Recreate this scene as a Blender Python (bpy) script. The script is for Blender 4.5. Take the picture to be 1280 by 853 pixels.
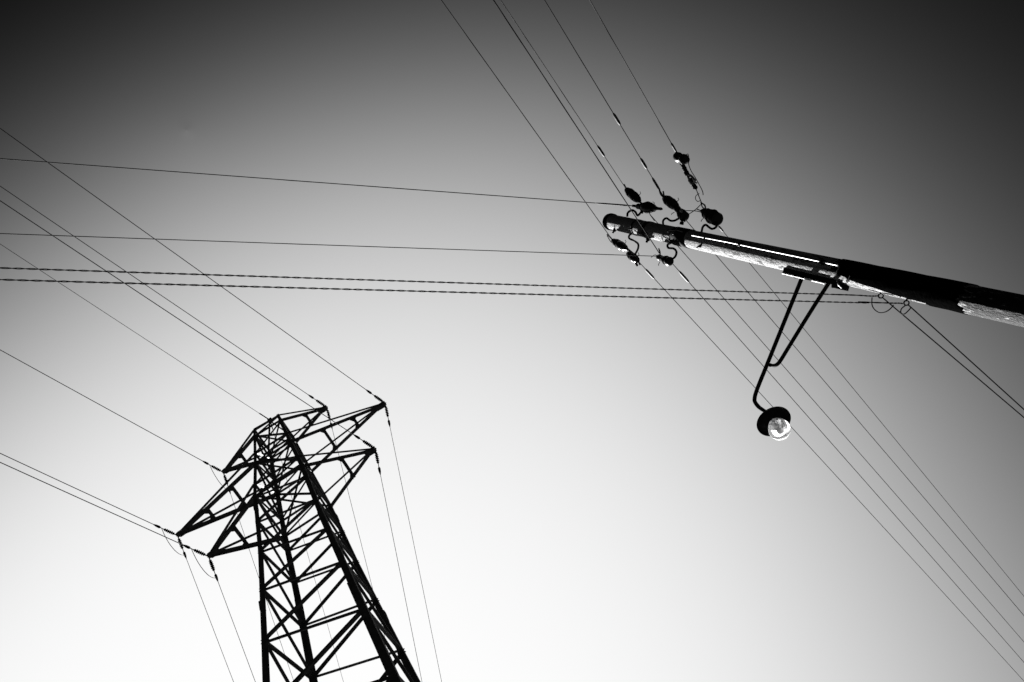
import bpy, math, random
import numpy as np
from mathutils import Matrix, Vector

random.seed(7)
for o in list(bpy.data.objects):
    bpy.data.objects.remove(o)
SC = bpy.context.scene
C = SC.collection
R = math.radians
EYE = 1.6                      # camera height above the ground
F = 1100.0                     # focal length in photo pixels (about 31 mm)


def camera_basis(zx, zy):
    zc = np.array([zx - 640, -(zy - 426.5), -F]); zc /= np.linalg.norm(zc)
    fw = np.array([0, 0, -1.0]); y = fw - zc * (fw @ zc); y /= np.linalg.norm(y)
    return np.stack([np.cross(y, zc), y, zc], 1)


M = camera_basis(233.28, 162.94)          # where the zenith falls

# ------------------------------------------------------------------ camera
cam = bpy.data.objects.new('camera', bpy.data.cameras.new('camera'))
C.objects.link(cam); SC.camera = cam
cam.data.sensor_width = 36.0
cam.data.lens = 36 * F / 1280
cam.data.clip_end = 20000
mw = Matrix(M.T.tolist()).to_4x4(); mw.translation = (0, 0, EYE)
cam.matrix_world = mw

# ------------------------------------------------------------------ light
SUN_AZ, SUN_EL = -56.0, 40.0
world = bpy.data.worlds.new('World'); SC.world = world; world.use_nodes = True
nt = world.node_tree; N = nt.nodes; K = nt.links
sky = N.new('ShaderNodeTexSky'); sky.sky_type = 'NISHITA'; sky.sun_disc = False
sky.sun_elevation = R(SUN_EL); sky.sun_rotation = R(SUN_AZ)
bw = N.new('ShaderNodeRGBToBW'); K.new(sky.outputs[0], bw.inputs[0])


def mth(op, a, b=None):
    n = N.new('ShaderNodeMath'); n.operation = op
    for i, v in enumerate((a, b)):
        if v is None: continue
        if isinstance(v, (int, float)): n.inputs[i].default_value = v
        else: K.new(v, n.inputs[i])
    return n.outputs[0]


# black-and-white, red-filter rendition of the daylight sky: contrast rises away from the sun
tc = N.new('ShaderNodeTexCoord'); sp = N.new('ShaderNodeSeparateXYZ')
K.new(tc.outputs['Generated'], sp.inputs[0])
X, Y, Z = sp.outputs
terms = [(mth('MULTIPLY', X, X), -4.398), (mth('MULTIPLY', Y, Y), -5.972), (mth('MULTIPLY', X, Y), 0.77),
         (mth('MULTIPLY', X, Z), 1.02), (mth('MULTIPLY', Y, Z), 2.661), (X, -2.268), (Y, 2.724), (Z, 1.862),
         (mth('LOGARITHM', mth('MAXIMUM', bw.outputs[0], 0.05), math.e), 3.914)]
q = None
for s, k in terms:
    t = mth('MULTIPLY', s, k); q = t if q is None else mth('ADD', q, t)
q = mth('ADD', q, -3.528)
v = mth('DIVIDE', 1.003, mth('ADD', 1.0, mth('EXPONENT', mth('MULTIPLY', q, -1.0))))
L = mth('POWER', v, 2.22)
bg = N['Background']; K.new(L, bg.inputs['Color']); bg.inputs['Strength'].default_value = 0.0625

sun = bpy.data.objects.new('sun', bpy.data.lights.new('sun', 'SUN')); C.objects.link(sun)
sun.data.energy = 5.0; sun.data.angle = R(0.5); sun.data.color = (1, 1, 1)
sd = Vector((math.sin(R(SUN_AZ)) * math.cos(R(SUN_EL)), math.cos(R(SUN_AZ)) * math.cos(R(SUN_EL)), math.sin(R(SUN_EL))))
sun.rotation_euler = sd.to_track_quat('Z', 'Y').to_euler(); sun.location = sd * 60
vs = SC.view_settings
vs.view_transform = 'Standard'; vs.look = 'None'; vs.gamma = 1; vs.exposure = 4.0; vs.use_curve_mapping = False
SC.render.engine = 'CYCLES'
SC.cycles.max_bounces = 8; SC.cycles.transparent_max_bounces = 16


# ------------------------------------------------------------------ geometry helpers
def V(a): return np.array(a, float)


def unit(a): a = V(a); return a / np.linalg.norm(a)


def ray(px, py):
    return unit(M.T @ np.array([px - 640, -(py - 426.5), -F]))


def at_height(px, py, z):            # world point seen at this pixel, z metres above ground
    d = ray(px, py); return V([0, 0, EYE]) + d * ((z - EYE) / d[2])


def pix(P):
    c = M @ (V(P) - V([0, 0, EYE])); return np.array([640 + F * c[0] / -c[2], 426.5 - F * c[1] / -c[2]])


class MB:
    def __init__(s): s.v = []; s.f = []; s.sm = []

    def add(s, vs, fs, smooth=False):
        b = len(s.v); s.v += [tuple(float(c) for c in v) for v in vs]
        s.f += [tuple(b + i for i in f) for f in fs]; s.sm += [smooth] * len(fs); return s

    def tube(s, pts, r, n=8, cap=True, smooth=True):
        pts = [V(p) for p in pts]; m = len(pts)
        rr = [r] * m if np.isscalar(r) else list(r)
        t0 = unit(pts[1] - pts[0]); a = unit(np.cross(t0, [0.31, 0.17, 0.93] if abs(t0[2]) < .8 else [1, 0.2, 0]))
        vs = []
        for i, p in enumerate(pts):
            t = unit(pts[min(i + 1, m - 1)] - pts[max(i - 1, 0)])
            a = unit(a - t * (a @ t)); b = np.cross(t, a)
            for k in range(n):
                w = 2 * math.pi * k / n; vs.append(p + rr[i] * (math.cos(w) * a + math.sin(w) * b))
        fs = [(i * n + k, i * n + (k + 1) % n, (i + 1) * n + (k + 1) % n, (i + 1) * n + k) for i in range(m - 1) for k in range(n)]
        s.add(vs, fs, smooth)
        if cap: s.add(vs[:n][::-1], [tuple(range(n))]); s.add(vs[-n:], [tuple(range(n))])
        return s

    def lathe(s, base, axis, prof, n=24):      # prof: (height along axis, radius)
        axis = unit(axis); base = V(base); rr = [max(p[1], 1e-4) for p in prof]
        a = unit(np.cross(axis, [0.3, 0.9, 0.1] if abs(axis[1]) < .8 else [1, 0, .2])); b = np.cross(axis, a)
        vs = [base + axis * h + r * (math.cos(2 * math.pi * k / n) * a + math.sin(2 * math.pi * k / n) * b)
              for (h, _), r in zip(prof, rr) for k in range(n)]
        m = len(prof)
        fs = [(i * n + k, i * n + (k + 1) % n, (i + 1) * n + (k + 1) % n, (i + 1) * n + k) for i in range(m - 1) for k in range(n)]
        s.add(vs, fs, True); s.add(vs[:n][::-1], [tuple(range(n))]); s.add(vs[-n:], [tuple(range(n))])
        return s

    def box(s, c, ax, ay, az):                 # centre and three half-extent vectors
        c, ax, ay, az = V(c), V(ax), V(ay), V(az)
        vs = [c + i * ax + j * ay + k * az for i in (-1, 1) for j in (-1, 1) for k in (-1, 1)]
        if np.dot(np.cross(ax, ay), az) < 0: vs = [2 * c - v for v in vs]
        return s.add(vs, [(0, 1, 3, 2), (4, 6, 7, 5), (0, 4, 5, 1), (2, 3, 7, 6), (0, 2, 6, 4), (1, 5, 7, 3)])

    def angle(s, p, q, w, up, t=.012, off=0):  # an L-section steel member of leg width w
        p, q = V(p), V(q); d = unit(q - p)
        u = V(up) - d * (V(up) @ d)
        u = unit(u); b = np.cross(d, u); o = b * off
        p = p + o; q = q + o; h = (q - p) / 2; m = (p + q) / 2
        s.box(m + b * (w / 2), h, b * (w / 2), u * (t / 2))
        s.box(m - u * (w / 2 + t / 2 + .001), h, b * (t / 2), u * (w / 2))
        return s

    def plate(s, pts, nrm, t=.012):
        n = unit(nrm) * t / 2; k = len(pts); vs = [V(p) + n for p in pts] + [V(p) - n for p in pts]
        return s.add(vs, [tuple(range(k)), tuple(range(2 * k - 1, k - 1, -1))] +
                     [(i, i + k, (i + 1) % k + k, (i + 1) % k) for i in range(k)])

    def build(s, name, mat, parent=None, origin=None):
        me = bpy.data.meshes.new(name)
        vs = np.array(s.v)
        if parent is not None:
            root = parent
            while root.parent: root = root.parent
            inv = np.array(rootmat[root.name].inverted())
            vs = vs @ inv[:3, :3].T + inv[:3, 3]
        else:
            origin = V(origin) if origin is not None else vs[0].copy()
            vs = vs - origin
        me.from_pydata([tuple(v) for v in vs], [], s.f)
        me.polygons.foreach_set('use_smooth', s.sm); me.materials.append(mat); me.update()
        o = bpy.data.objects.new(name, me); C.objects.link(o)
        if parent is not None: o.parent = parent
        else:
            o.location = tuple(origin); rootmat[o.name] = Matrix.Translation(tuple(origin))
        return o


rootmat = {}


def tag(o, label=None, cat=None, group=None, kind=None):
    for k, v in (('label', label), ('category', cat), ('group', group), ('kind', kind)):
        if v: o[k] = v
    return o


def empty(name, loc, rz=0):
    o = bpy.data.objects.new(name, None); C.objects.link(o); o.empty_display_size = .2
    o.location = tuple(float(c) for c in loc); o.rotation_euler = (0, 0, rz)
    rootmat[o.name] = Matrix.Translation(o.location) @ Matrix.Rotation(rz, 4, 'Z')
    return o


# ------------------------------------------------------------------ materials (all neutral: it is a monochrome place)
def mat(name, col, rough=.6, metal=0.0, spec=.3, noise=0.0, scale=20, bump=0.0, trans=0.0, stretch=(1, 1, 1)):
    m = bpy.data.materials.new(name); m.use_nodes = True; t = m.node_tree; b = t.nodes['Principled BSDF']
    b.inputs['Roughness'].default_value = rough; b.inputs['Metallic'].default_value = metal
    b.inputs['Specular IOR Level'].default_value = spec; b.inputs['Transmission Weight'].default_value = trans
    b.inputs['Base Color'].default_value = (col, col, col, 1)
    if noise or bump:
        tx = t.nodes.new('ShaderNodeTexCoord'); mp = t.nodes.new('ShaderNodeMapping'); mp.inputs['Scale'].default_value = stretch
        nz = t.nodes.new('ShaderNodeTexNoise'); nz.inputs['Scale'].default_value = scale; nz.inputs['Detail'].default_value = 6
        t.links.new(tx.outputs['Object'], mp.inputs[0]); t.links.new(mp.outputs[0], nz.inputs['Vector'])
        if noise:
            mr = t.nodes.new('ShaderNodeMapRange'); mr.inputs['From Min'].default_value = .3; mr.inputs['From Max'].default_value = .7
            mr.inputs['To Min'].default_value = col * (1 - noise); mr.inputs['To Max'].default_value = col * (1 + noise)
            t.links.new(nz.outputs[0], mr.inputs[0]); t.links.new(mr.outputs[0], b.inputs['Base Color'])
        if bump:
            bp = t.nodes.new('ShaderNodeBump'); bp.inputs['Strength'].default_value = bump; bp.inputs['Distance'].default_value = .01
            t.links.new(nz.outputs[0], bp.inputs['Height']); t.links.new(bp.outputs[0], b.inputs['Normal'])
    return m


STEEL = mat('galvanised_steel_tarnished', .022, .8, 0, .12, .35, 6, .2)
DARKMETAL = mat('dark_painted_metal', .004, .8, 0, .02, .3, 30, .2)
BRIGHT = mat('bare_aluminium', .045, .5, 0, .3, .6, 22, .4)
PORC = mat('brown_glazed_porcelain', .0028, .35, 0, .07, .3, 25, .1)
WIRE = mat('weathered_wire', .004, .9, 0, .02)
WIREL = mat('bright_stranded_wire', .018, .9, 0, .02)
CABLE = mat('black_insulated_cable', .003, 1, 0, 0)
CAP_SHADE_BLACK = mat('black_shade_sleeve', .0004, 1, 0, 0, .4, 40, .6)  # near-black for the pole cap and the sleeve that paints in shade
ENAMEL = mat('black_enamel', .002, .6, 0, .02)
GRIME = mat('grimy_porcelain', .0015, 1, 0, 0)
GROUND = mat('dark_field_ground', .008, .95, 0, .05, .5, .4, .4)


def wood_material():
    m = bpy.data.materials.new('creosoted_weathered_wood'); m.use_nodes = True; t = m.node_tree; b = t.nodes['Principled BSDF']
    b.inputs['Roughness'].default_value = .9; b.inputs['Specular IOR Level'].default_value = .05
    tx = t.nodes.new('ShaderNodeTexCoord')

    def nz(scale, detail, st):
        mp = t.nodes.new('ShaderNodeMapping'); mp.inputs['Scale'].default_value = st
        n = t.nodes.new('ShaderNodeTexNoise'); n.inputs['Scale'].default_value = scale; n.inputs['Detail'].default_value = detail
        n.inputs['Roughness'].default_value = .65
        t.links.new(tx.outputs['Object'], mp.inputs[0]); t.links.new(mp.outputs[0], n.inputs['Vector']); return n.outputs[0]

    def rng(s, a, c, lo, hi):
        mr = t.nodes.new('ShaderNodeMapRange'); mr.inputs['From Min'].default_value = a; mr.inputs['From Max'].default_value = c
        mr.inputs['To Min'].default_value = lo; mr.inputs['To Max'].default_value = hi; t.links.new(s, mr.inputs[0]); return mr.outputs[0]

    def mul(a, c, op='MULTIPLY'):
        n = t.nodes.new('ShaderNodeMath'); n.operation = op; t.links.new(a, n.inputs[0])
        if isinstance(c, (int, float)): n.inputs[1].default_value = c
        else: t.links.new(c, n.inputs[1])
        return n.outputs[0]
    flakes = nz(34, 4, (1, 1, .3)); fine = nz(110, 3, (1, 1, .25)); big = nz(5, 3, (1, 1, .25))
    sep0 = t.nodes.new('ShaderNodeSeparateXYZ'); t.links.new(tx.outputs['Object'], sep0.inputs[0])
    low = rng(sep0.outputs[2], 6.2, 5.9, 0, .20)                       # lower shaft darkened in flecks: shade painted in to thin the lit strip
    fl2 = mul(flakes, low, 'SUBTRACT')
    base = rng(fl2, .39, .455, .003, .075)
    k = rng(fine, .35, .55, .45, 1.15)
    col = mul(base, k)
    # the top of the pole is paler and smoother, sound wood; lower down flaked creosote
    sep = t.nodes.new('ShaderNodeSeparateXYZ'); t.links.new(tx.outputs['Object'], sep.inputs[0])
    top = rng(sep.outputs[2], 8.6, 9.6, 0, 1)
    mx = t.nodes.new('ShaderNodeMix'); mx.data_type = 'FLOAT'
    t.links.new(top, mx.inputs[0]); t.links.new(col, mx.inputs[2])
    pale = mul(rng(big, .35, .65, .055, .068), k); t.links.new(pale, mx.inputs[3])
    t.links.new(mx.outputs[0], b.inputs['Base Color'])
    h = mul(flakes, mul(fine, .6), 'ADD')
    bp = t.nodes.new('ShaderNodeBump'); bp.inputs['Strength'].default_value = 1.0; bp.inputs['Distance'].default_value = .03
    t.links.new(h, bp.inputs['Height']); t.links.new(bp.outputs[0], b.inputs['Normal'])
    return m


WOOD = wood_material()

# ------------------------------------------------------------------ ground
g = MB(); n = 24; gs = 6000
gv = []
for i in range(n + 1):
    for j in range(n + 1):
        u = (i / n * 2 - 1); w = (j / n * 2 - 1)
        gv.append((gs * u * abs(u) ** 1.5, gs * w * abs(w) ** 1.5, 0))
g.add(gv, [(i * (n + 1) + j, (i + 1) * (n + 1) + j, (i + 1) * (n + 1) + j + 1, i * (n + 1) + j + 1) for i in range(n) for j in range(n)])
tag(g.build('ground', GROUND, origin=(0, 0, 0)), kind='structure')

# ------------------------------------------------------------------ transmission pylon
SCALE = .85
PX, PY, PTH = -9.83 * SCALE, 10.35 * SCALE, .46
U = V([math.cos(PTH), math.sin(PTH), 0]); W = V([-math.sin(PTH), math.cos(PTH), 0]); UP = V([0, 0, 1])


def H(h): return h * SCALE + EYE


hs = [41.13, 40.22, 36.45, 32.72, 27.9, 22.27, 10, -1.88]
ws = [.62, .66, .83, 1.03, 1.15, 1.38, 1.92, 2.45]
SG = {'A': (-1, -1), 'C': (1, -1), 'B': (-1, 1), 'D': (1, 1)}


def half(h): return float(np.interp(h, hs[::-1], ws[::-1])) * SCALE + .05


def corner(s, h):
    w = half(h); a, b = SG[s]
    return V([PX, PY, H(h)]) + w * (a * U + b * W)


def axisp(h): return V([PX, PY, H(h)])


pylon = empty('transmission_pylon', (PX, PY, 0), PTH)
tag(pylon, 'tall dark steel lattice pylon with six pointed crossarms rising at lower left', 'pylon')
for s in 'ABCD':
    m = MB(); a, b = SG[s]
    hh = [-1.88, 10, 22.27, 27.9, 32.72, 36.45, 40.22, 41.2]
    wd = [.18, .17, .15, .135, .12, .11, .10]
    for i in range(7):
        p, q = corner(s, hh[i]), corner(s, hh[i + 1]); d = unit(q - p)
        for e in (a * U, b * W):              # two flanges pointing inwards along each face
            e = -e; e = e - d * (e @ d); e = unit(e)
            nrm = np.cross(d, e)
            m.box((p + q) / 2 + e * (wd[i] / 2), (q - p) / 2 * 1.002, e * wd[i] / 2, nrm * .008)
    # splice cover and bolts at the section joint
    for hj in (24.2, 31.6):
        c = corner(s, hj); m.box(c + unit(-a * U - b * W) * .05, UP * .22, U * .058, W * .058)
    m.build('leg', STEEL, pylon)
    f = MB(); c = corner(s, -1.88); f.box(V([c[0], c[1], .15]), U * .4, W * .4, UP * .3); f.build('footing', mat('concrete_footing', .25, .9, 0, .1, .3, 8, .3), pylon)

FACES = {'AC': -W, 'BD': W, 'AB': -U, 'CD': U}
nbr = 0


def brace(s1, h1, s2, h2, w, face, off=0, name='brace'):
    global nbr
    nv = FACES[face]; p = corner(s1, h1) - nv * .02; q = corner(s2, h2) - nv * .02
    m = MB(); m.angle(p, q, w, nv, .01, off + w * .2); m.build(name, STEEL, pylon); nbr += 1


# staggered single-lacing: nodes on A and D, mid nodes on B and C
an = [32.72, 30.35, 27.9, 25.23, 22.27, 19.0, 15.4, 11.3, 6.7, 1.6]
mn = [31.5, 29.1, 26.4, 23.7, 20.6, 17.2, 13.4, 9.1, 4.2]
for i, mh in enumerate(mn):
    w = .058 + .0010 * (33 - mh)
    for f, sa, sm in (('AC', 'A', 'C'), ('AB', 'A', 'B'), ('BD', 'D', 'B'), ('CD', 'D', 'C')):
        brace(sa, an[i], sm, mh, w, f, .0)
        brace(sm, mh, sa, an[i + 1], w, f, .0)
# head of the tower: crossed lacing between the arm levels, horizontals at arm levels
lv = [32.72, 34.0, 36.45, 37.75, 40.22, 41.13]
for i in range(5):
    for f in FACES:
        s1, s2 = f[0], f[1]
        brace(s1, lv[i], s2, lv[i + 1], .055, f, .0)
        if lv[i + 1] - lv[i] > 1.5: brace(s2, lv[i], s1, lv[i + 1], .055, f, -.03)
for h in lv:
    m = MB()
    for f, nv in FACES.items():
        m.angle(corner(f[0], h), corner(f[1], h), .075, nv, .01)
    if h in (32.72, 36.45, 40.22):
        m.angle(corner('A', h), corner('D', h), .05, UP, .008); m.angle(corner('B', h) - UP * .03, corner('C', h) - UP * .03, .05, UP, .008)
    m.build('horizontal_frame', STEEL, pylon)
# gussets at the leg nodes (each face)
for i, (A_, m_) in enumerate(zip(an[1:7], mn[:6])):
    g_ = .09 + .008 * i
    for s, h, fs in (('A', A_, ('AC', 'AB')), ('D', A_, ('BD', 'CD')), ('B', m_, ('AB', 'BD')), ('C', m_, ('AC', 'CD'))):
        for f in fs:
            other = f[0] if f[1] == s else f[1]
            c = corner(s, h) - FACES[f] * .035; e = unit(corner(other, h) - corner(s, h))
            m = MB(); m.plate([c + UP * g_ * 1.6, c + e * g_ * 1.5 + UP * g_ * .5, c + e * g_ * 1.5 - UP * g_ * .5, c - UP * g_ * 1.6], FACES[f])
            m.build('gusset_plate', STEEL, pylon)
# earth-wire peak
APEX = axisp(43.15)
m = MB()
for s in 'ABCD':
    c = corner(s, 41.13); m.angle(c, APEX, .06, unit(c - axisp(41.13)), .01)
m.box(APEX, U * .09, W * .09, UP * .06)
m.build('peak', STEEL, pylon)
# crossarms
ARMS = [(40.22, 2.69, .62, 1), (36.45, 5.0, .62, 2), (32.72, 3.64, .62, 1)]
TIP = {}
for li, (h, a, _, nst) in enumerate(ARMS):
    for sd_, (s1, s2) in ((1, ('C', 'D')), (-1, ('A', 'B'))):
        tip = axisp(h) + U * sd_ * a * SCALE; TIP[(li, sd_)] = tip
        m = MB()
        c1, c2 = corner(s1, h), corner(s2, h)
        hu = min(h + 1.3, 41.1); t1, t2 = corner(s1, hu), corner(s2, hu)
        te = tip + UP * .02
        m.angle(c1, te - W * .03, .11, -W, .012); m.angle(c2, te + W * .03, .11, W, .012)
        m.angle(t1, te + UP * .08 - W * .03, .055, -W, .01); m.angle(t2, te + UP * .08 + W * .03, .055, W, .01)
        m.build('crossarm', STEEL, pylon)
        arm = bpy.data.objects[m and C.objects[-1].name]
        fr = [.36, .68] if nst == 2 else [.5]
        for q_ in fr:
            st = MB()
            p, r_ = tip + (c1 - tip) * q_, tip + (c2 - tip) * q_
            p = p - UP * .02; r_ = r_ - UP * .02
            st.angle(p, r_, .10, UP, .01)
            e = unit(r_ - p); dd = unit(c1 - tip); d2 = unit(c2 - tip)
            st.plate([p - dd * .24, p + dd * .2, p + e * .22], UP, .012)
            st.plate([r_ - d2 * .24, r_ + d2 * .2, r_ - e * .22], UP, .012)
            st.build('strut', STEEL, arm)
        tp = MB(); tp.plate([tip - U * sd_ * .34 - W * .11, tip - U * sd_ * .02 - W * .12, tip + U * sd_ * .1, tip - U * sd_ * .02 + W * .12, tip - U * sd_ * .34 + W * .11], UP, .03)
        tp.box(tip + UP * .04, U * .07, W * .07, UP * .08)
        tp.build('tip_plate', STEEL, arm)


# ------------------------------------------------------------------ wires: a real sagging curve fitted by azimuth and slope
def fit_curve(P0, pts, b, a0=-.02, flip=None):
    """curve P0 + d*(sin az, cos az) , z = z0 + a d + b d^2, through the given sight lines"""
    P0 = V(P0); T = [V(p) for p in pts]
    ez = at_height(T[-1][0], T[-1][1], P0[2] + .0) - P0
    az0 = math.atan2(ez[0], ez[1])

    def curve(az, a, d):
        d = np.asarray(d)
        return np.stack([P0[0] + d * math.sin(az), P0[1] + d * math.cos(az), P0[2] + a * d + b * d * d], -1)
    ds = np.linspace(0.05, 60, 1500)

    def cost(az, a):
        P = curve(az, a, ds) - V([0, 0, EYE]); c = P @ M.T
        ok = c[:, 2] < -.2
        u = np.where(ok, 640 + F * c[:, 0] / -np.minimum(c[:, 2], -.2), 1e6); w = 426.5 - F * c[:, 1] / -np.minimum(c[:, 2], -.2)
        e = 0
        for t in T:
            k = np.argmin(np.hypot(u - t[0], w - t[1])); k = min(max(k, 1), len(ds) - 2)
            # distance to the local segment
            pa = V([u[k - 1], w[k - 1]]); pb = V([u[k + 1], w[k + 1]]); s = pb - pa; L2 = s @ s
            f = min(max(((t - pa) @ s) / max(L2, 1e-9), 0), 1); e += np.sum((pa + f * s - t) ** 2)
        return e + ((a - a0) / .03) ** 2
    best = (cost(az0, a0), az0, a0); step = [.15, .08]
    for it in range(60):
        imp = False
        for da in (-1, 0, 1):
            for db in (-1, 0, 1):
                c = cost(best[1] + da * step[0], best[2] + db * step[1])
                if c < best[0] - 1e-9: best = (c, best[1] + da * step[0], best[2] + db * step[1]); imp = True; nb = 1
        if not imp: step = [s * .5 for s in step]
        if step[0] < 1e-5: break
    _, az, a = best
    print('wire fit', [round(float(x), 1) for x in pts[0]], 'res %.2f az %.1f a %.3f' % (best[0], math.degrees(az), a))
    return lambda d: curve(az, a, d)


def wire(P0, pts, r, label, b=.0010, length=70, m=WIRE, start=0.0, group=None, sleeves=(), a0=-.02, name='overhead_wire', cat='wire', twist=None, kink=0.0):
    cv = fit_curve(P0, pts, b, a0)
    ns = 90
    ds = start + (length - start) * np.linspace(0, 1, ns) ** 1.6
    if twist is None:
        mb = MB().tube(cv(ds), r, 8)
    else:
        pitch, rad = twist; dmax = 26
        dd = np.arange(start, dmax, pitch / 8); mb = MB()
        for ph in (0, math.pi):
            P = cv(dd); t = unit(P[-1] - P[0]); A = unit(np.cross(t, UP)); B = np.cross(A, t)
            w = 2 * math.pi * dd / pitch + ph
            mb.tube(P + rad * (np.cos(w)[:, None] * A + np.sin(w)[:, None] * B), r, 5)
        mb.tube(cv(np.linspace(dmax, length, 30)), r * 1.6, 6)
    o = mb.build(name, m, origin=P0)
    tag(o, label, cat, group)
    for s0, s1, sr in sleeves:
        sl = MB(); dd = np.linspace(s0, s1, 9)
        sl.tube(cv(dd), [sr * k for k in (.5, .85, 1, 1, 1, 1, 1, .85, .5)], 10); sl.build('splice_sleeve', BRIGHTISH, o)
    return cv, o


BRIGHTISH = mat('grey_splice_sleeve', .005, .7, 0, .1)

# ---- pylon conductors: [arm level, side, second pixel points, label]
TOWN = {0: 'top', 1: 'long middle', 2: 'lowest'}
UPW = {(0, 1): [(365, 480), (188, 360), (0, 232.8)], (1, 1): [(440, 477), (255, 345), (61, 203)], (2, 1): [(345.7, 482), (163.7, 360), (0, 250.4)],
       (0, -1): [(232, 566), (93, 487.5), (0, 438)], (1, -1): [(180, 651), (66, 597), (0, 567)], (2, -1): [(195, 668.5), (44, 597.5), (0, 578)]}
DNW = {(0, 1): [(421, 570), (442.7, 650), (467, 735)], (1, 1): [(490, 550), (511.7, 650), (552, 853)], (2, 1): [(477, 600), (488.5, 650), (527, 853)],
       (0, -1): [(300, 652), (324, 714), (366, 853)], (1, -1): [(238, 712), (262, 774), (292, 853)], (2, -1): [(277, 735), (296, 786), (318, 853)]}
SIDE = {1: 'right', -1: 'left'}


def fx_string(cv, label, L=.95):
    P = cv(np.array([0, L])); ax = unit(P[1] - P[0]); base = P[0]
    root = empty('strain_insulator', base, 0)
    tag(root, label, 'insulator', 'strain insulators at the pylon crossarm tips')
    MB().tube([base, base + ax * .18], .022, 8).build('shackle', GRIME, root)
    prof = [(.12, .02)]
    for k in range(6):
        h = .14 + k * .065
        rr = .062 if 0 < k < 5 else .052
        prof += [(h, .028), (h + .012, rr), (h + .03, rr * .92), (h + .05, .03)]
    prof += [(.54, .02)]
    MB().lathe(base, ax, prof, 14).build('disc_stack', GRIME, root)
    m = MB().tube([base + ax * .54, base + ax * .68], .014, 8)
    m.lathe(base + ax * .66, ax, [(0, .02), (.04, .045), (.16, .04), (.24, .022), (.28, .012)], 10)
    m.build('dead_end_clamp', GRIME, root)
    return P[1], ax


ends = {}
for (li, sd_), t in TIP.items():
    where = '%s %s pylon arm' % (TOWN[li], SIDE[sd_])
    for tb, word, key in ((UPW, 'upper left', 'u'), (DNW, 'bottom', 'd')):
        p0 = t + U * sd_ * .05
        b_, r_ = .0009, .0135 if key == 'u' else .0095
        lab = 'thin conductor from the tip of the %s to the %s' % (where, 'left edge' if key == 'u' else 'bottom edge')
        cv, o = wire(p0, tb[(li, sd_)], r_, lab, b=b_, length=120, start=.93, group='conductors strung from the pylon arms', a0=-.05, name='power_conductor', cat='power line')
        e, ax = fx_string(cv, 'dark insulator string at the %s tip, pulled towards the %s' % (where, 'left edge' if key == 'u' else 'bottom edge'))
        ends[(li, sd_, key)] = (e, ax, cv)
# jumper loops on the left-hand circuit and, tighter, on the right
for (li, sd_) in TIP:
    (e1, a1, c1), (e2, a2, c2) = ends[(li, sd_, 'u')], ends[(li, sd_, 'd')]
    if sd_ == 1: continue
    p1 = c1(np.array([.62]))[0]; p2 = c2(np.array([.80]))[0]
    pts = []
    dip = .55
    for s in np.linspace(0, 1, 22):
        p = p1 * (1 - s) + p2 * s; pts.append(p - UP * dip * (1 - abs(2 * s - 1) ** 2.2))
    o = MB().tube(pts, .0105, 6).build('jumper_loop', WIRE, origin=p1)
    tag(o, 'thin slack jumper loop hanging under the tip of the %s left pylon arm' % TOWN[li], 'jumper wire', 'jumper loops under the pylon arms')
cv, o = wire(APEX, [(220, 446.5), (83.8, 360), (0, 306)], .010, 'faint earth wire from the pylon peak to the left edge', b=.0009, length=120, a0=-.04, name='earth_wire', cat='power line')
m = MB().tube(cv(np.array([.02, .55])), .028, 8); m.build('clamp', STEEL, o)
cv, o = wire(APEX, [(376, 657), (401, 740), (425, 847)], .009, 'faint earth wire seen through the lattice from the pylon peak to the bottom', b=.0009, length=120, a0=-.04, name='earth_wire', cat='power line')
m = MB().tube(cv(np.array([.02, .4])), .025, 8); m.build('clamp', STEEL, o)

# ------------------------------------------------------------------ wooden utility pole
DP = 5.0; PAZ = R(22.5)
QX, QY = DP * math.sin(PAZ), DP * math.cos(PAZ)
NRM = V([math.sin(PAZ), math.cos(PAZ), 0]); LAT = V([math.cos(PAZ), -math.sin(PAZ), 0])   # away from camera / to the right


def near_pole(px, py, dd=0.0):          # sight line meets the upright plane through the pole, dd metres behind it
    d = ray(px, py); k = (DP + dd) / (d @ NRM); return V([0, 0, EYE]) + d * k


TOPZ = near_pole(764, 273)[2]
pole = empty('utility_pole', (QX, QY, 0))
tag(pole, 'thick weathered wooden pole slanting in from the right edge, sunlit along its lower side', 'utility pole')


def pole_r(z): return float(np.interp(z, [0, 4, TOPZ], [.125, .102, .092]))


m = MB(); nseg, nring = 64, 260
zz = [TOPZ * i / nring for i in range(nring + 1)]
vs = []
rng_ = np.random.RandomState(3)
ph = rng_.rand(8) * 6.28
for z in zz:
    for k in range(nseg):
        w = 2 * math.pi * k / nseg
        r = pole_r(z) * (1 + .006 * math.sin(2 * w + .5 * z + ph[0]) + .003 * math.sin(5 * w - .5 * z + ph[1]) + .003 * math.sin(11 * w + ph[2] + .3 * z))
        vs.append((QX + r * math.cos(w), QY + r * math.sin(w), z))
m.add(vs, [(i * nseg + k, i * nseg + (k + 1) % nseg, (i + 1) * nseg + (k + 1) % nseg, (i + 1) * nseg + k) for i in range(nring) for k in range(nseg)], True)
m.build('shaft', WOOD, pole)


def ring(z0, z1, extra, name, mt, chamfer=.3, n=48):
    c = V([QX, QY, 0]); r0 = pole_r((z0 + z1) / 2) + extra
    h = z1 - z0
    MB().lathe(c + UP * z0, UP, [(0, r0 - extra * 1.2), (0.001, r0), (h - .001, r0), (h, r0 - extra * 1.2)], n).build(name, mt, pole)


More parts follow.
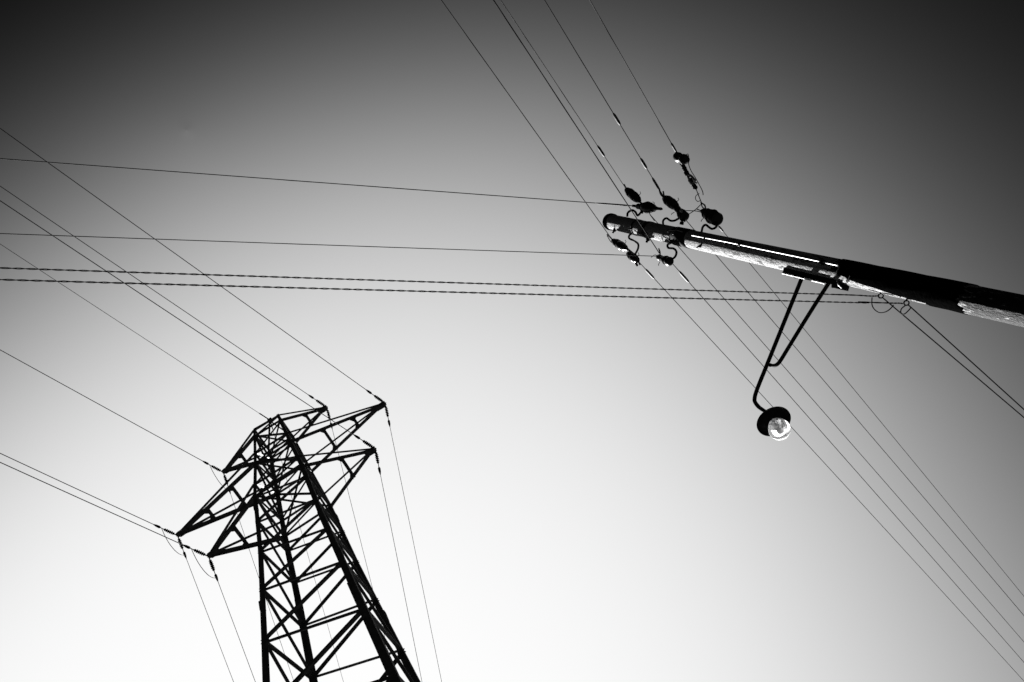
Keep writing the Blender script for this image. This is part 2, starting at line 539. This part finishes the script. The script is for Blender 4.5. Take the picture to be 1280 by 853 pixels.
c = V([QX, QY, TOPZ - .06])
MB().lathe(c, UP, [(0, .104), (.05, .106), (.08, .10), (.10, .08), (.115, .04), (.12, .001)], 48).build('cap', CAP_SHADE_BLACK, pole)
zb0, zb1 = near_pole(864, 301)[2], near_pole(846, 297)[2]
ring(zb0, zb1, .007, 'steel_band', DARKMETAL)
zc = near_pole(812, 288)[2]; ring(zc - .035, zc + .035, .006, 'steel_band', DARKMETAL)
zc = near_pole(798, 284)[2]; ring(zc - .02, zc + .02, .004, 'steel_band', DARKMETAL)
# added black sleeve with ragged edges: painted shade that narrows the sunlit strip
z0, z1 = near_pole(1216, 372)[2], near_pole(1172, 363)[2]
zt1, zt2, zt3 = near_pole(1110, 350)[2], near_pole(1068, 341)[2], near_pole(1052, 338)[2]
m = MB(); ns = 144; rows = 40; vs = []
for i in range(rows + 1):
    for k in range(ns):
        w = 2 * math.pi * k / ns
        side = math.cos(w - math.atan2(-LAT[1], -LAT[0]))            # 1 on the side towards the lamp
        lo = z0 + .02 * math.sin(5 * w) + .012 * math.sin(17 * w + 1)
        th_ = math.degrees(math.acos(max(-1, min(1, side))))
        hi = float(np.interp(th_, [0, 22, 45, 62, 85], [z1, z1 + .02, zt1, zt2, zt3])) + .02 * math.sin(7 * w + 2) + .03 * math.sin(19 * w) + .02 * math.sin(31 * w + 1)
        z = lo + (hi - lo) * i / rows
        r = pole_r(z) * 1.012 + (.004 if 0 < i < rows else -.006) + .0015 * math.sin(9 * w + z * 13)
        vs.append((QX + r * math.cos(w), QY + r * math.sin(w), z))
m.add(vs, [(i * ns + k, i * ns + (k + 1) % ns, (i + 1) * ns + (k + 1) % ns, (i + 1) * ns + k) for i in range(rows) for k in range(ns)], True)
m.build('black_shade_sleeve', CAP_SHADE_BLACK, pole)


def on_pole(px, py, out=0.0):           # point on the camera-facing pole surface (out metres proud)
    d = ray(px, py); o = V([0, 0, EYE]); z = near_pole(px, py)[2]
    for _ in range(4):
        r = pole_r(z) + out
        ax_ = d[0] ** 2 + d[1] ** 2; b_ = -(d[0] * QX + d[1] * QY); c_ = QX ** 2 + QY ** 2 - r * r
        disc = b_ * b_ - ax_ * c_
        if disc < 0: return near_pole(px, py)
        t = (-b_ - math.sqrt(disc)) / ax_; z = EYE + t * d[2]
    return o + d * t


# conduit strapped up the pole, with a kink of cable at its foot
pts = [on_pole(x, y, .022) for x, y in ((865, 294), (910, 302.5), (955, 312), (1000, 321.2), (1047, 331.5))]
MB().tube(pts, .0085, 12).build('conduit', BRIGHT, pole)
for x, y in ((925, 306), (1029, 328)):
    p = on_pole(x, y, .014); m = MB(); m.tube([p + UP * .012, p - UP * .012], .022, 10); m.build('conduit_saddle', DARKMETAL, pole)
pts = [on_pole(1047, 331.5, .02), on_pole(1048.5, 334, .02), on_pole(1046.5, 339, .02), on_pole(1045.5, 345, .02), on_pole(1046, 350, .03), near_pole(1048, 356, -.11), near_pole(1052, 360, -.06)]


def smooth(pts, n=8):
    P = [V(p) for p in pts]; P = [2 * P[0] - P[1]] + P + [2 * P[-1] - P[-2]]; out = []
    for i in range(1, len(P) - 2):
        for t in np.linspace(0, 1, n, endpoint=False):
            a, b, c, d = P[i - 1:i + 3]
            out.append(.5 * (2 * b + (c - a) * t + (2 * a - 5 * b + 4 * c - d) * t * t + (3 * b - a - 3 * c + d) * t ** 3))
    return out + [P[-2]]


MB().tube(smooth(pts), .0055, 8).build('lamp_feed_cable', BRIGHT, pole)
pts = [on_pole(1063, 345, .008), on_pole(1061, 350, .008), on_pole(1059, 353, .01)]
MB().tube(smooth(pts), .007, 8).build('cable_staple', DARKMETAL, pole)
# bright tag plates / bent wire near the band
pts = [on_pole(x, y, .012) for x, y in ((830, 285.5), (834, 290), (839, 287), (831, 286), (840, 288.5), (846, 288), (853, 290))]
MB().tube(pts, .0045, 6, smooth=False).build('twisted_tie_wire', BRIGHT, pole)
pts = [on_pole(x, y, .012) for x, y in ((847, 284.5), (843, 289), (841, 293))]
MB().tube(pts, .004, 6).build('twisted_tie_wire', BRIGHT, pole)
# bolt heads, knots and stub ends along the shaft
for x, y, r_ in ((768.5, 287.5, .02), (790, 286, .013), (810.5, 298.5, .024), (802, 266, .02), (852, 280, .022), (876, 307.5, .016)):
    p = on_pole(x, y, .0) if y < 295 or x > 870 else near_pole(x, y, -.03)
    ax = unit(V([p[0] - QX, p[1] - QY, 0])); MB().lathe(p - ax * .01, ax, [(0, r_), (.03, r_), (.034, r_ * .6), (.06, r_ * .5)], 6).build('through_bolt', DARKMETAL, pole)
pts = [on_pole(x, y, .01) for x, y in ((829, 293), (831, 297), (836, 299), (838, 302), (843, 303))]
MB().tube(smooth(pts), .006, 8).build('bond_wire', DARKMETAL, pole)
pts = [on_pole(x, y, .01) for x, y in ((793, 288), (797, 291), (804, 292), (810, 293))]
MB().tube(smooth(pts), .006, 8).build('bond_wire', DARKMETAL, pole)


# ------------------------------------------------------------------ insulators on the pole
def insulator(name, label, p, q, width, profile, hook=None, cat='insulator', group='porcelain insulators around the pole top', extra=None, hookr=.012):
    p, q = V(p), V(q); ax = unit(q - p); Lh = np.linalg.norm(q - p)
    root = empty(name, p)
    tag(root, label, cat, group)
    MB().lathe(p, ax, [(h * Lh, r * width) for h, r in profile], 24).build('porcelain_body', PORC, root)
    if hook: MB().tube(smooth(hook), hookr, 10).build('hook', DARKMETAL, root)
    a_ = unit(np.cross(ax, [.2, .4, .9])); b_ = np.cross(ax, a_)
    for hh_ in (.36, .72):
        rr_ = float(np.interp(hh_, [h for h, _ in profile], [r for _, r in profile])) * width + .004
        MB().tube([p + ax * (hh_ * Lh + .004 * math.sin(2 * t)) + rr_ * (math.cos(t) * a_ + math.sin(t) * b_) for t in np.linspace(0, 6.283, 19)], .005, 6).build('tie_wire', DARKMETAL, root)
    if name != 'strain_link':
        e_ = p + ax * .72 * Lh + a_ * (width * .42)
        MB().tube([e_, e_ + a_ * .03 + ax * .01, e_ + a_ * .04 - ax * .015 + b_ * .01], .004, 6).build('wire_tail', DARKMETAL, root)
    for k, (pts, r) in enumerate(extra or []):
        MB().tube(smooth(pts), r, 8).build('tie_wire', DARKMETAL, root)
    return root


BELL = [(0, .12), (.03, .34), (.12, .5), (.22, .46), (.3, .36), (.38, .42), (.48, .40), (.6, .30), (.72, .24), (.8, .32), (.9, .30), (.97, .2), (1, .05)]
EGG = [(0, .16), (.03, .30), (.09, .36), (.13, .31), (.17, .42), (.26, .50), (.34, .47), (.38, .38), (.43, .47), (.56, .53), (.66, .49), (.70, .38), (.75, .43), (.84, .40), (.88, .28), (.95, .25), (1, .14)]
SPIN = [(0, .22), (.12, .24), (.2, .5), (.32, .46), (.42, .8), (.52, 1.0), (.62, .85), (.72, .5), (.8, .34), (.88, .24), (.97, .24), (1, .15)]

T = {}
# lower-side pair nearest the tip
A0 = near_pole(766, 301); A1 = near_pole(784, 312)
insulator('line_insulator', 'egg-shaped insulator just below the pole tip where the leftmost top wire ends', A0, A1, .10, EGG,
          extra=[([near_pole(759, 293.5), near_pole(763, 297), A0], .009), ([A1, near_pole(789, 315)], .011), ([near_pole(759, 295), near_pole(764, 303), near_pole(772, 308)], .005)])
B0 = near_pole(785, 317); B1 = near_pole(798, 327)
insulator('hook_insulator', 'insulator on an S-shaped hook under the pole tip, left of the white-sided one', B0, B1, .095, EGG,
          hook=[on_pole(789, 289.5, -.03), near_pole(791.5, 291, -.06), near_pole(787, 294), near_pole(786.5, 298), near_pole(792, 301), near_pole(797.5, 305), near_pole(797.5, 311), near_pole(794, 318)],
          extra=[([B1, near_pole(800, 331)], .010), ([near_pole(794, 328), near_pole(796.5, 332)], .014), ([near_pole(785, 311), near_pole(791, 316), near_pole(797, 321)], .006)])
C0 = near_pole(821.5, 321); C1 = near_pole(839, 328)
insulator('hook_insulator', 'white-sided insulator on an S-shaped hook under the pole beside the dark band', C1, C0, .105, BELL,
          hook=[on_pole(838, 301, -.03), near_pole(838, 304, -.07), near_pole(834.5, 306), near_pole(835.5, 310), near_pole(842, 311), near_pole(845.5, 315), near_pole(844, 321), near_pole(839, 325)],
          extra=[([near_pole(823.5, 311), near_pole(825, 316), C0 + (C1 - C0) * .2], .008), ([near_pole(814, 322), near_pole(819, 319), C0 + (C1 - C0) * .1], .005)])
# upper side
D0 = near_pole(783, 237); D1 = near_pole(800, 252)
insulator('line_insulator', 'fat dark insulator highest above the pole tip, at the end of a top wire', D0, D1, .106, EGG,
          extra=[([near_pole(780, 231), D0], .011), ([D1 - (D1 - D0) * .1, near_pole(803, 256)], .012)])
E0 = near_pole(791, 257.5); E1 = near_pole(827.5, 261.5)
insulator('line_insulator', 'long level insulator above the pole where the upper left-hand wire ends', E0, E1, .07, SPIN,
          hook=[on_pole(784, 271, -.03), near_pole(785, 266), near_pole(790, 263), near_pole(794, 265), near_pole(797, 269.5), near_pole(801, 266), near_pole(806, 261)], hookr=.013,
          extra=[([near_pole(811, 265), near_pole(813, 269), near_pole(818, 276)], .005)])
F0 = near_pole(830.5, 247.5); F1 = near_pole(847, 260)
insulator('line_insulator', 'dark insulator above the middle of the hardware where the spliced top wire ends', F0, F1, .110, EGG,
          extra=[([near_pole(824, 236), near_pole(826, 243), F0], .010), ([near_pole(829, 239.5), near_pole(830, 245), F0], .009), ([F1, near_pole(850, 263)], .014)])
G0 = near_pole(844, 258); G1 = near_pole(857, 273)
insulator('hook_insulator', 'lumpy insulator on a curved hook touching the one above the pole band', G1, G0, .115, BELL,
          hook=[on_pole(829, 281, -.03), near_pole(829, 276), near_pole(833, 273), near_pole(838, 276), near_pole(843, 276), near_pole(848, 273.5)],
          extra=[([near_pole(848, 267), near_pole(853, 272), near_pole(856, 277)], .010)])
MB().lathe(near_pole(850.5, 262.5, -.05), unit(G1 - G0), [(0, .004), (.01, .016), (.03, .018), (.05, .01)], 12).build('bright_pin', BRIGHT, bpy.data.objects[G0 is not None and [o.name for o in C.objects if o.name.startswith('hook_insulator') and o.parent is None][-1]])
H1 = near_pole(897.5, 275); H0 = near_pole(878, 264)
insulator('hook_insulator', 'bulky dark insulator on an S-shaped hook, rightmost above the pole', H1, H0, .138, [(0, .36), (.02, .46), (.06, .5), (.42, .5), (.55, .45), (.7, .36), (.85, .27), (1, .18)],
          hook=[on_pole(877, 290, -.03), near_pole(878.5, 284), near_pole(882, 281.3), near_pole(886, 284), near_pole(890, 286.3), near_pole(895, 284), near_pole(897.5, 277.5)],
          extra=[([near_pole(877, 254), near_pole(881, 257), near_pole(882, 262)], .008), ([near_pole(876, 253), near_pole(878, 259), near_pole(882, 262)], .006),
                 ([near_pole(871, 261.5), near_pole(877, 264), H0 + (H1 - H0) * .2], .006), ([near_pole(861, 268), near_pole(869, 262.5), near_pole(876, 256)], .0045), ([near_pole(858, 263.5), near_pole(870, 264), near_pole(879, 266)], .0045)])
# strain link with two discs on the rightmost top wire
root = empty('strain_link', near_pole(846, 193)); tag(root, 'two-disc strain link with bright shackles on the rightmost top wire', 'insulator', 'porcelain insulators around the pole top')
for (x0, y0, x1, y1, w_) in ((844.5, 194.5, 851.5, 199, .105), (852, 196.5, 859, 201.5, .10)):
    p, q_ = near_pole(x0, y0), near_pole(x1, y1); ax = unit(q_ - p); Lh = np.linalg.norm(q_ - p)
    MB().lathe(p, ax, [(0, .012), (Lh * .2, w_ * .45), (Lh * .5, w_ * .52), (Lh * .85, w_ * .42), (Lh, .012)], 20).build('disc', PORC, root)
MB().tube([near_pole(846, 194), near_pole(857, 203), ], .012, 8).build('pin', DARKMETAL, root)
MB().tube(smooth([near_pole(849, 199.5, -.035), near_pole(852, 203.5, -.035), near_pole(853.5, 205, -.035)]), .013, 8).build('shackle', BRIGHT, root)
MB().tube(smooth([near_pole(852, 204), near_pole(855, 210), near_pole(858, 216), near_pole(861, 221)]), [.014, .026, .028, .024, .018, .026, .018] * 3 + [.016] * 4, 10).build('turnbuckle', DARKMETAL, root)
MB().tube(smooth([near_pole(860, 219, -.035), near_pole(863, 219.5, -.035), near_pole(867, 223.5, -.035), near_pole(869, 226, -.035)]), .013, 8).build('shackle', BRIGHT, root)
MB().tube(smooth([near_pole(859, 219, -.035), near_pole(862, 226, -.035), near_pole(866, 231, -.035)]), .010, 8).build('link_bar', BRIGHT, root)
MB().tube(smooth([near_pole(862, 224), near_pole(866, 230), near_pole(870, 236)]), [.016, .023, .026] * 5 + [.024, .014], 10).build('turnbuckle', DARKMETAL, root)
MB().tube(smooth([near_pole(863.5, 230, -.035), near_pole(868, 228, -.035), near_pole(871, 229, -.035)]), .008, 8).build('shackle', BRIGHT, root)
MB().tube(smooth([near_pole(857.5, 193.5), near_pole(860, 193), near_pole(861, 198), near_pole(861, 206), near_pole(864, 214), near_pole(869, 222), near_pole(874, 231), near_pole(878, 239), near_pole(879, 244)]), .0045, 6).build('jumper', WIRE, root)
MB().tube(smooth([near_pole(870, 236), near_pole(873, 244), near_pole(877, 254)]), .005, 6).build('tail_wire', WIREL, root)
MB().tube(smooth([near_pole(874, 242), near_pole(870, 245), near_pole(869.5, 249), near_pole(872, 252), near_pole(875.5, 251)]), .004, 6).build('loose_curl', WIREL, root)

# ------------------------------------------------------------------ wires of the pole line
GT = 'top wires running off the upper edge'
wire(A0 + V([0, 0, 0]), [(745, 268), (711.5, 220), (550.3, 0)], .0048, 'leftmost of the wires leaving the pole top for the upper edge', group=GT, b=.0015)
wire(near_pole(824, 316.5), [(788.6, 254), (740, 184.5), (614.8, 0)], .0056, 'dark wire passing in front of the pole, second from left at the upper edge', group=GT, b=.0015, sleeves=((.5, 9.0, .0085),) if False else ())
wire(D0, [(757, 196), (740, 170), (625, 0)], .0042, 'pale wire close beside a dark one, leaving the pole top upwards', group=GT, b=.0015, m=WIREL, sleeves=((.50, .66, .016),))
wire(F0, [(810.7, 212), (780, 162.5), (680, 0)], .0046, 'top wire with two thick splice sleeves above the pole', group=GT, b=.0015, sleeves=((.11, .28, .013), (.40, .54, .016), (.98, 1.13, .016)))
wire(near_pole(847, 193), [(831.4, 165), (800, 110), (737, 0)], .0044, 'rightmost top wire, ending in the two-disc strain link', group=GT, b=.0015, m=WIREL, sleeves=((.02, .15, .012),))
GD = 'parallel wires running down to the lower right corner'
wire(B1 + V([0, 0, 0]), [(818, 350), (900, 436), (1046 - 31, 560), (1270, 842)], .0044, 'lowest of the five parallel wires crossing to the lower right corner', group=GD, b=.0012, sleeves=((.13, .30, .014),))
wire(C1, [(852, 346.5), (900, 396.5), (1046, 560), (1265, 812)], .0044, 'second lowest of the five parallel wires, starting at the white-sided insulator', group=GD, b=.0012, sleeves=((.14, .33, .014),))
wire(near_pole(813, 269, .12), [(846.6, 305), (900, 363.7), (1070, 560), (1270, 793)], .0046, 'middle one of the five parallel wires to the lower right', group=GD, b=.0012)
wire(near_pole(857, 275, .12), [(896, 317.7), (950, 379), (1101.5, 560), (1275, 765)], .0044, 'second highest of the five parallel wires, emerging from behind the pole', group=GD, b=.0012)
wire(near_pole(896, 280, .10), [(907, 293), (936, 327.6), (1128, 560), (1275, 740)], .0036, 'highest and faintest of the five parallel wires to the lower right', group=GD, b=.0012, sleeves=((.03, .12, .010),))
GL = 'level wires running to the left edge'
wire(E0, [(720, 251.5), (320, 224.2), (0, 197.6)], .0050, 'upper single wire from the pole hardware to the left edge', group=GL, b=.002, sleeves=((.02, .5, .010),))
wire(near_pole(820, 320.5), [(770, 318.8), (320, 303.7), (0, 292.1)], .0044, 'second single wire from the left edge, passing the hook insulators under the pole', group=GL, b=.002)
K1 = near_pole(1099, 370, -.02); K2 = near_pole(1131, 380, -.02)
wire(K1, [(900, 364.5), (320, 345), (0, 335.5)], .0026, 'upper of the two twisted cables running level to the left edge', group='twisted cables', b=.002, length=60, m=CABLE, name='twisted_cable', cat='cable', twist=(.125, .0030), start=.30)
wire(K2, [(900, 375.7), (320, 358.5), (0, 349.6)], .0026, 'lower of the two twisted cables running level to the left edge', group='twisted cables', b=.002, length=60, m=CABLE, name='twisted_cable', cat='cable', twist=(.125, .0030), start=.33)
# eye hooks
for (hx, hy), att, lab, oth in (((1101, 370), (1100, 358), 'eye hook under the pole holding the upper twisted cable', 1), ((1133, 379), (1134, 368), 'eye hook under the pole holding the lower twisted cable', 2)):
    c0 = near_pole(hx, hy, -.02)
    root = empty('eye_hook', c0); tag(root, lab, 'hook', 'eye hooks for the twisted cables')
    e1 = unit(LAT * .9 - UP * .1); r0 = .017
    vv = unit(-ray(hx, hy)); a_ = unit(np.cross(vv, UP)); b2 = np.cross(vv, a_)
    MB().tube([c0 + r0 * (math.cos(w) * a_ + math.sin(w) * b2) for w in np.linspace(0, 6.283, 21)], .0055, 8).build('ring', DARKMETAL, root)
    MB().tube([c0 + unit(near_pole(*att, -.02) - c0) * r0, near_pole(att[0], att[1], -.02)], .007, 8).build('shank', DARKMETAL, root)
    K_ = K1 if oth == 1 else K2
    MB().tube(smooth([c0 + unit(K_ - c0) * r0, near_pole(hx - 8, hy + .3, -.02), near_pole(hx - 16, hy + .2, -.02), near_pole(hx - 30, hy - .7 if oth == 1 else hy - .2, -.02), near_pole(hx - 60, hy - 1.7 if oth == 1 else hy - 1.4, -.02)]), [.004, .0055, .006, .005] * 8 + [.005], 8).build('cable_grip', CABLE, root)
GS = 'service wires running off the right edge'
wire(near_pole(1104, 373, -.02), [(1160, 420), (1220, 471), (1280, 522.5)], .0048, 'lower service wire from the first eye hook to the right edge', group=GS, b=.002, m=CABLE, name='service_wire', cat='cable')
wire(near_pole(1136, 382, -.02), [(1180, 423), (1230, 468), (1280, 511)], .0048, 'upper service wire from the second eye hook to the right edge', group=GS, b=.002, m=CABLE, name='service_wire', cat='cable')
o = MB().tube(smooth([near_pole(x, y, -.02) for x, y in ((1090, 372), (1090, 381), (1093, 387), (1099, 391), (1106, 390.5), (1112, 387), (1117, 381.5))]), .0045, 8).build('cable_loop', WIRE, origin=near_pole(1090, 372, -.02))
tag(o, 'slack loop of thin wire hanging below the first eye hook', 'cable')
o = MB().tube(smooth([near_pole(x, y, -.02) for x, y in ((1132, 382), (1127, 386), (1126, 391), (1130, 393), (1136, 388), (1139, 384))]), .0045, 8).build('cable_loop', WIRE, origin=near_pole(1132, 382, -.02))
tag(o, 'small curl of thin wire under the second eye hook', 'cable')

# ------------------------------------------------------------------ street lamp on the pole
lamp = empty('street_lamp', near_pole(1020, 349))
tag(lamp, 'bracket street lamp with black disc shade and round glass globe on the wooden pole', 'street lamp')
P1 = near_pole(985, 338.5, -.014); P2 = near_pole(1055, 355, -.014)
d = unit(P2 - P1); s_ = unit(np.cross(d, NRM))
m = MB(); m.box((P1 + P2) / 2, (P2 - P1) / 2, s_ * .027, NRM * .052); m.build('mounting_rail', DARKMETAL, lamp)
m = MB(); off = -LAT * .033 - NRM * .052; m.tube([P1 + off, P1 + off + (P2 - P1) * .78], .005, 8); m.build('rail_edge', BRIGHT, lamp)
jb = near_pole(1052, 357.5, -.01); MB().box(jb, d * .05, s_ * .03, NRM * .035).build('junction_box', DARKMETAL, lamp)
for x, y in ((994, 345), (1041, 357)):
    p = near_pole(x, y, -.01); MB().lathe(p + LAT * .01, -LAT, [(0, .012), (.03, .012), (.032, .004)], 6).build('rail_bolt', DARKMETAL, lamp)
Q1 = near_pole(1003, 346, .0); zt = Q1[2]
# the tubes reach out horizontally; depth from the tube height
J = at_height(943.5, 494, zt + .02)
print('wrap z', z0, z1, zt1, zt3)
print('lamp arm', Q1.round(2), J.round(2), 'len', np.linalg.norm(J - Q1))
K_ = Q1 + (J - Q1) * .72
neck = [Q1, Q1 + (J - Q1) * .4, K_, Q1 + (J - Q1) * .95, at_height(943.2, 499, zt - .0), at_height(944.5, 504, zt - .025), at_height(948.5, 509, zt - .07)]
MB().tube(smooth(neck, 10), .0175, 14).build('arm', DARKMETAL, lamp)
Q2 = near_pole(1036, 354, .0)


def on_plane(px, py):                  # the upright plane through the arm
    nn = unit(np.cross(J - Q1, UP)); d = ray(px, py); o = V([0, 0, EYE]); return o + d * (((Q1 - o) @ nn) / (d @ nn))


br = [Q2, on_plane(1020, 379), on_plane(1000, 411), on_plane(982, 440.5), on_plane(975.5, 451), on_plane(971, 456), on_plane(966, 457.5), on_plane(962.5, 456.5)]
MB().tube(smooth(br, 8), .0165, 14).build('brace', DARKMETAL, lamp)
S0 = at_height(967.5, 527.5, zt - .17)      # centre of the shade's rim; the head is canted a little
rv = ray(967.5, 527.5); ev = M.T @ V([.58, -.81, 0]); ev = unit(ev - rv * (ev @ rv))
AX = unit(-.74 * rv + .67 * ev)
print('lamp axis', AX.round(2), pix(S0 - AX * .13), pix(neck[-1]))
top = S0 - AX * .13
MB().lathe(top, AX, [(0, .02), (.01, .027), (.035, .027), (.04, .034), (.06, .036), (.075, .05), (.085, .06)], 20).build('lamp_holder', DARKMETAL, lamp)
MB().tube(smooth([neck[-2], neck[-1], top]), .0165, 12).build('swivel', DARKMETAL, lamp)
hs_ = unit(V([sd[0], sd[1], 0]))
MB().tube([top + hs_ * .015, top + hs_ * .036], .010, 8).build('set_screw', BRIGHT, lamp)
rr0 = .152
MB().lathe(S0 - AX * .05, AX, [(0, .03), (.005, .06), (.012, .10), (.024, .135), (.042, rr0), (.048, rr0), (.048, rr0 - .004), (.038, rr0 - .007), (.026, .125), (.018, .09), (.014, .05), (.012, .02)], 72).build('shade', ENAMEL, lamp)
glass = bpy.data.materials.new('hazy_glass'); glass.use_nodes = True
gt = glass.node_tree; gt.nodes.remove(gt.nodes['Principled BSDF'])
tr_ = gt.nodes.new('ShaderNodeBsdfTransparent'); tr_.inputs[0].default_value = (.9, .9, .9, 1)
gl_ = gt.nodes.new('ShaderNodeBsdfGlossy'); gl_.inputs['Roughness'].default_value = .06
fr_ = gt.nodes.new('ShaderNodeLayerWeight'); fr_.inputs[0].default_value = .25
gb = gt.nodes.new('ShaderNodeMixShader'); gt.links.new(fr_.outputs['Fresnel'], gb.inputs[0]); gt.links.new(tr_.outputs[0], gb.inputs[1]); gt.links.new(gl_.outputs[0], gb.inputs[2])
tl = gt.nodes.new('ShaderNodeBsdfTranslucent'); df = gt.nodes.new('ShaderNodeBsdfDiffuse'); m1 = gt.nodes.new('ShaderNodeMixShader'); m2 = gt.nodes.new('ShaderNodeMixShader')
tl.inputs[0].default_value = (.85, .85, .85, 1); df.inputs[0].default_value = (.3, .3, .3, 1); m1.inputs[0].default_value = .2
gt.links.new(tl.outputs[0], m1.inputs[1]); gt.links.new(df.outputs[0], m1.inputs[2])
m2.inputs[0].default_value = .4; gt.links.new(gb.outputs[0], m2.inputs[1]); gt.links.new(m1.outputs[0], m2.inputs[2])
gt.links.new(m2.outputs[0], gt.nodes['Material Output'].inputs[0])
bulbm = mat('bulb_glass', .02, .2, 0, .5)
G0_ = S0 + AX * .03
gp = [(0.0, .062), (.02, .074), (.045, .086), (.075, .093), (.10, .092), (.125, .083), (.145, .066), (.158, .042), (.164, .014), (.165, .0005)]
MB().lathe(G0_, AX, gp + [(h - .0035 * (1 if h > .12 else 0), max(r - .0035, .0003)) for h, r in gp[::-1]], 48).build('globe', glass, lamp)
MB().lathe(G0_, AX, [(0, .018), (.05, .019), (.055, .026), (.07, .026)], 16).build('socket', DARKMETAL, lamp)
MB().lathe(G0_, AX, [(.07, .018), (.085, .026), (.10, .031), (.115, .027), (.128, .014), (.131, .001)], 24).build('bulb', bulbm, lamp)
print('braces', nbr, 'objects', len(C.objects))
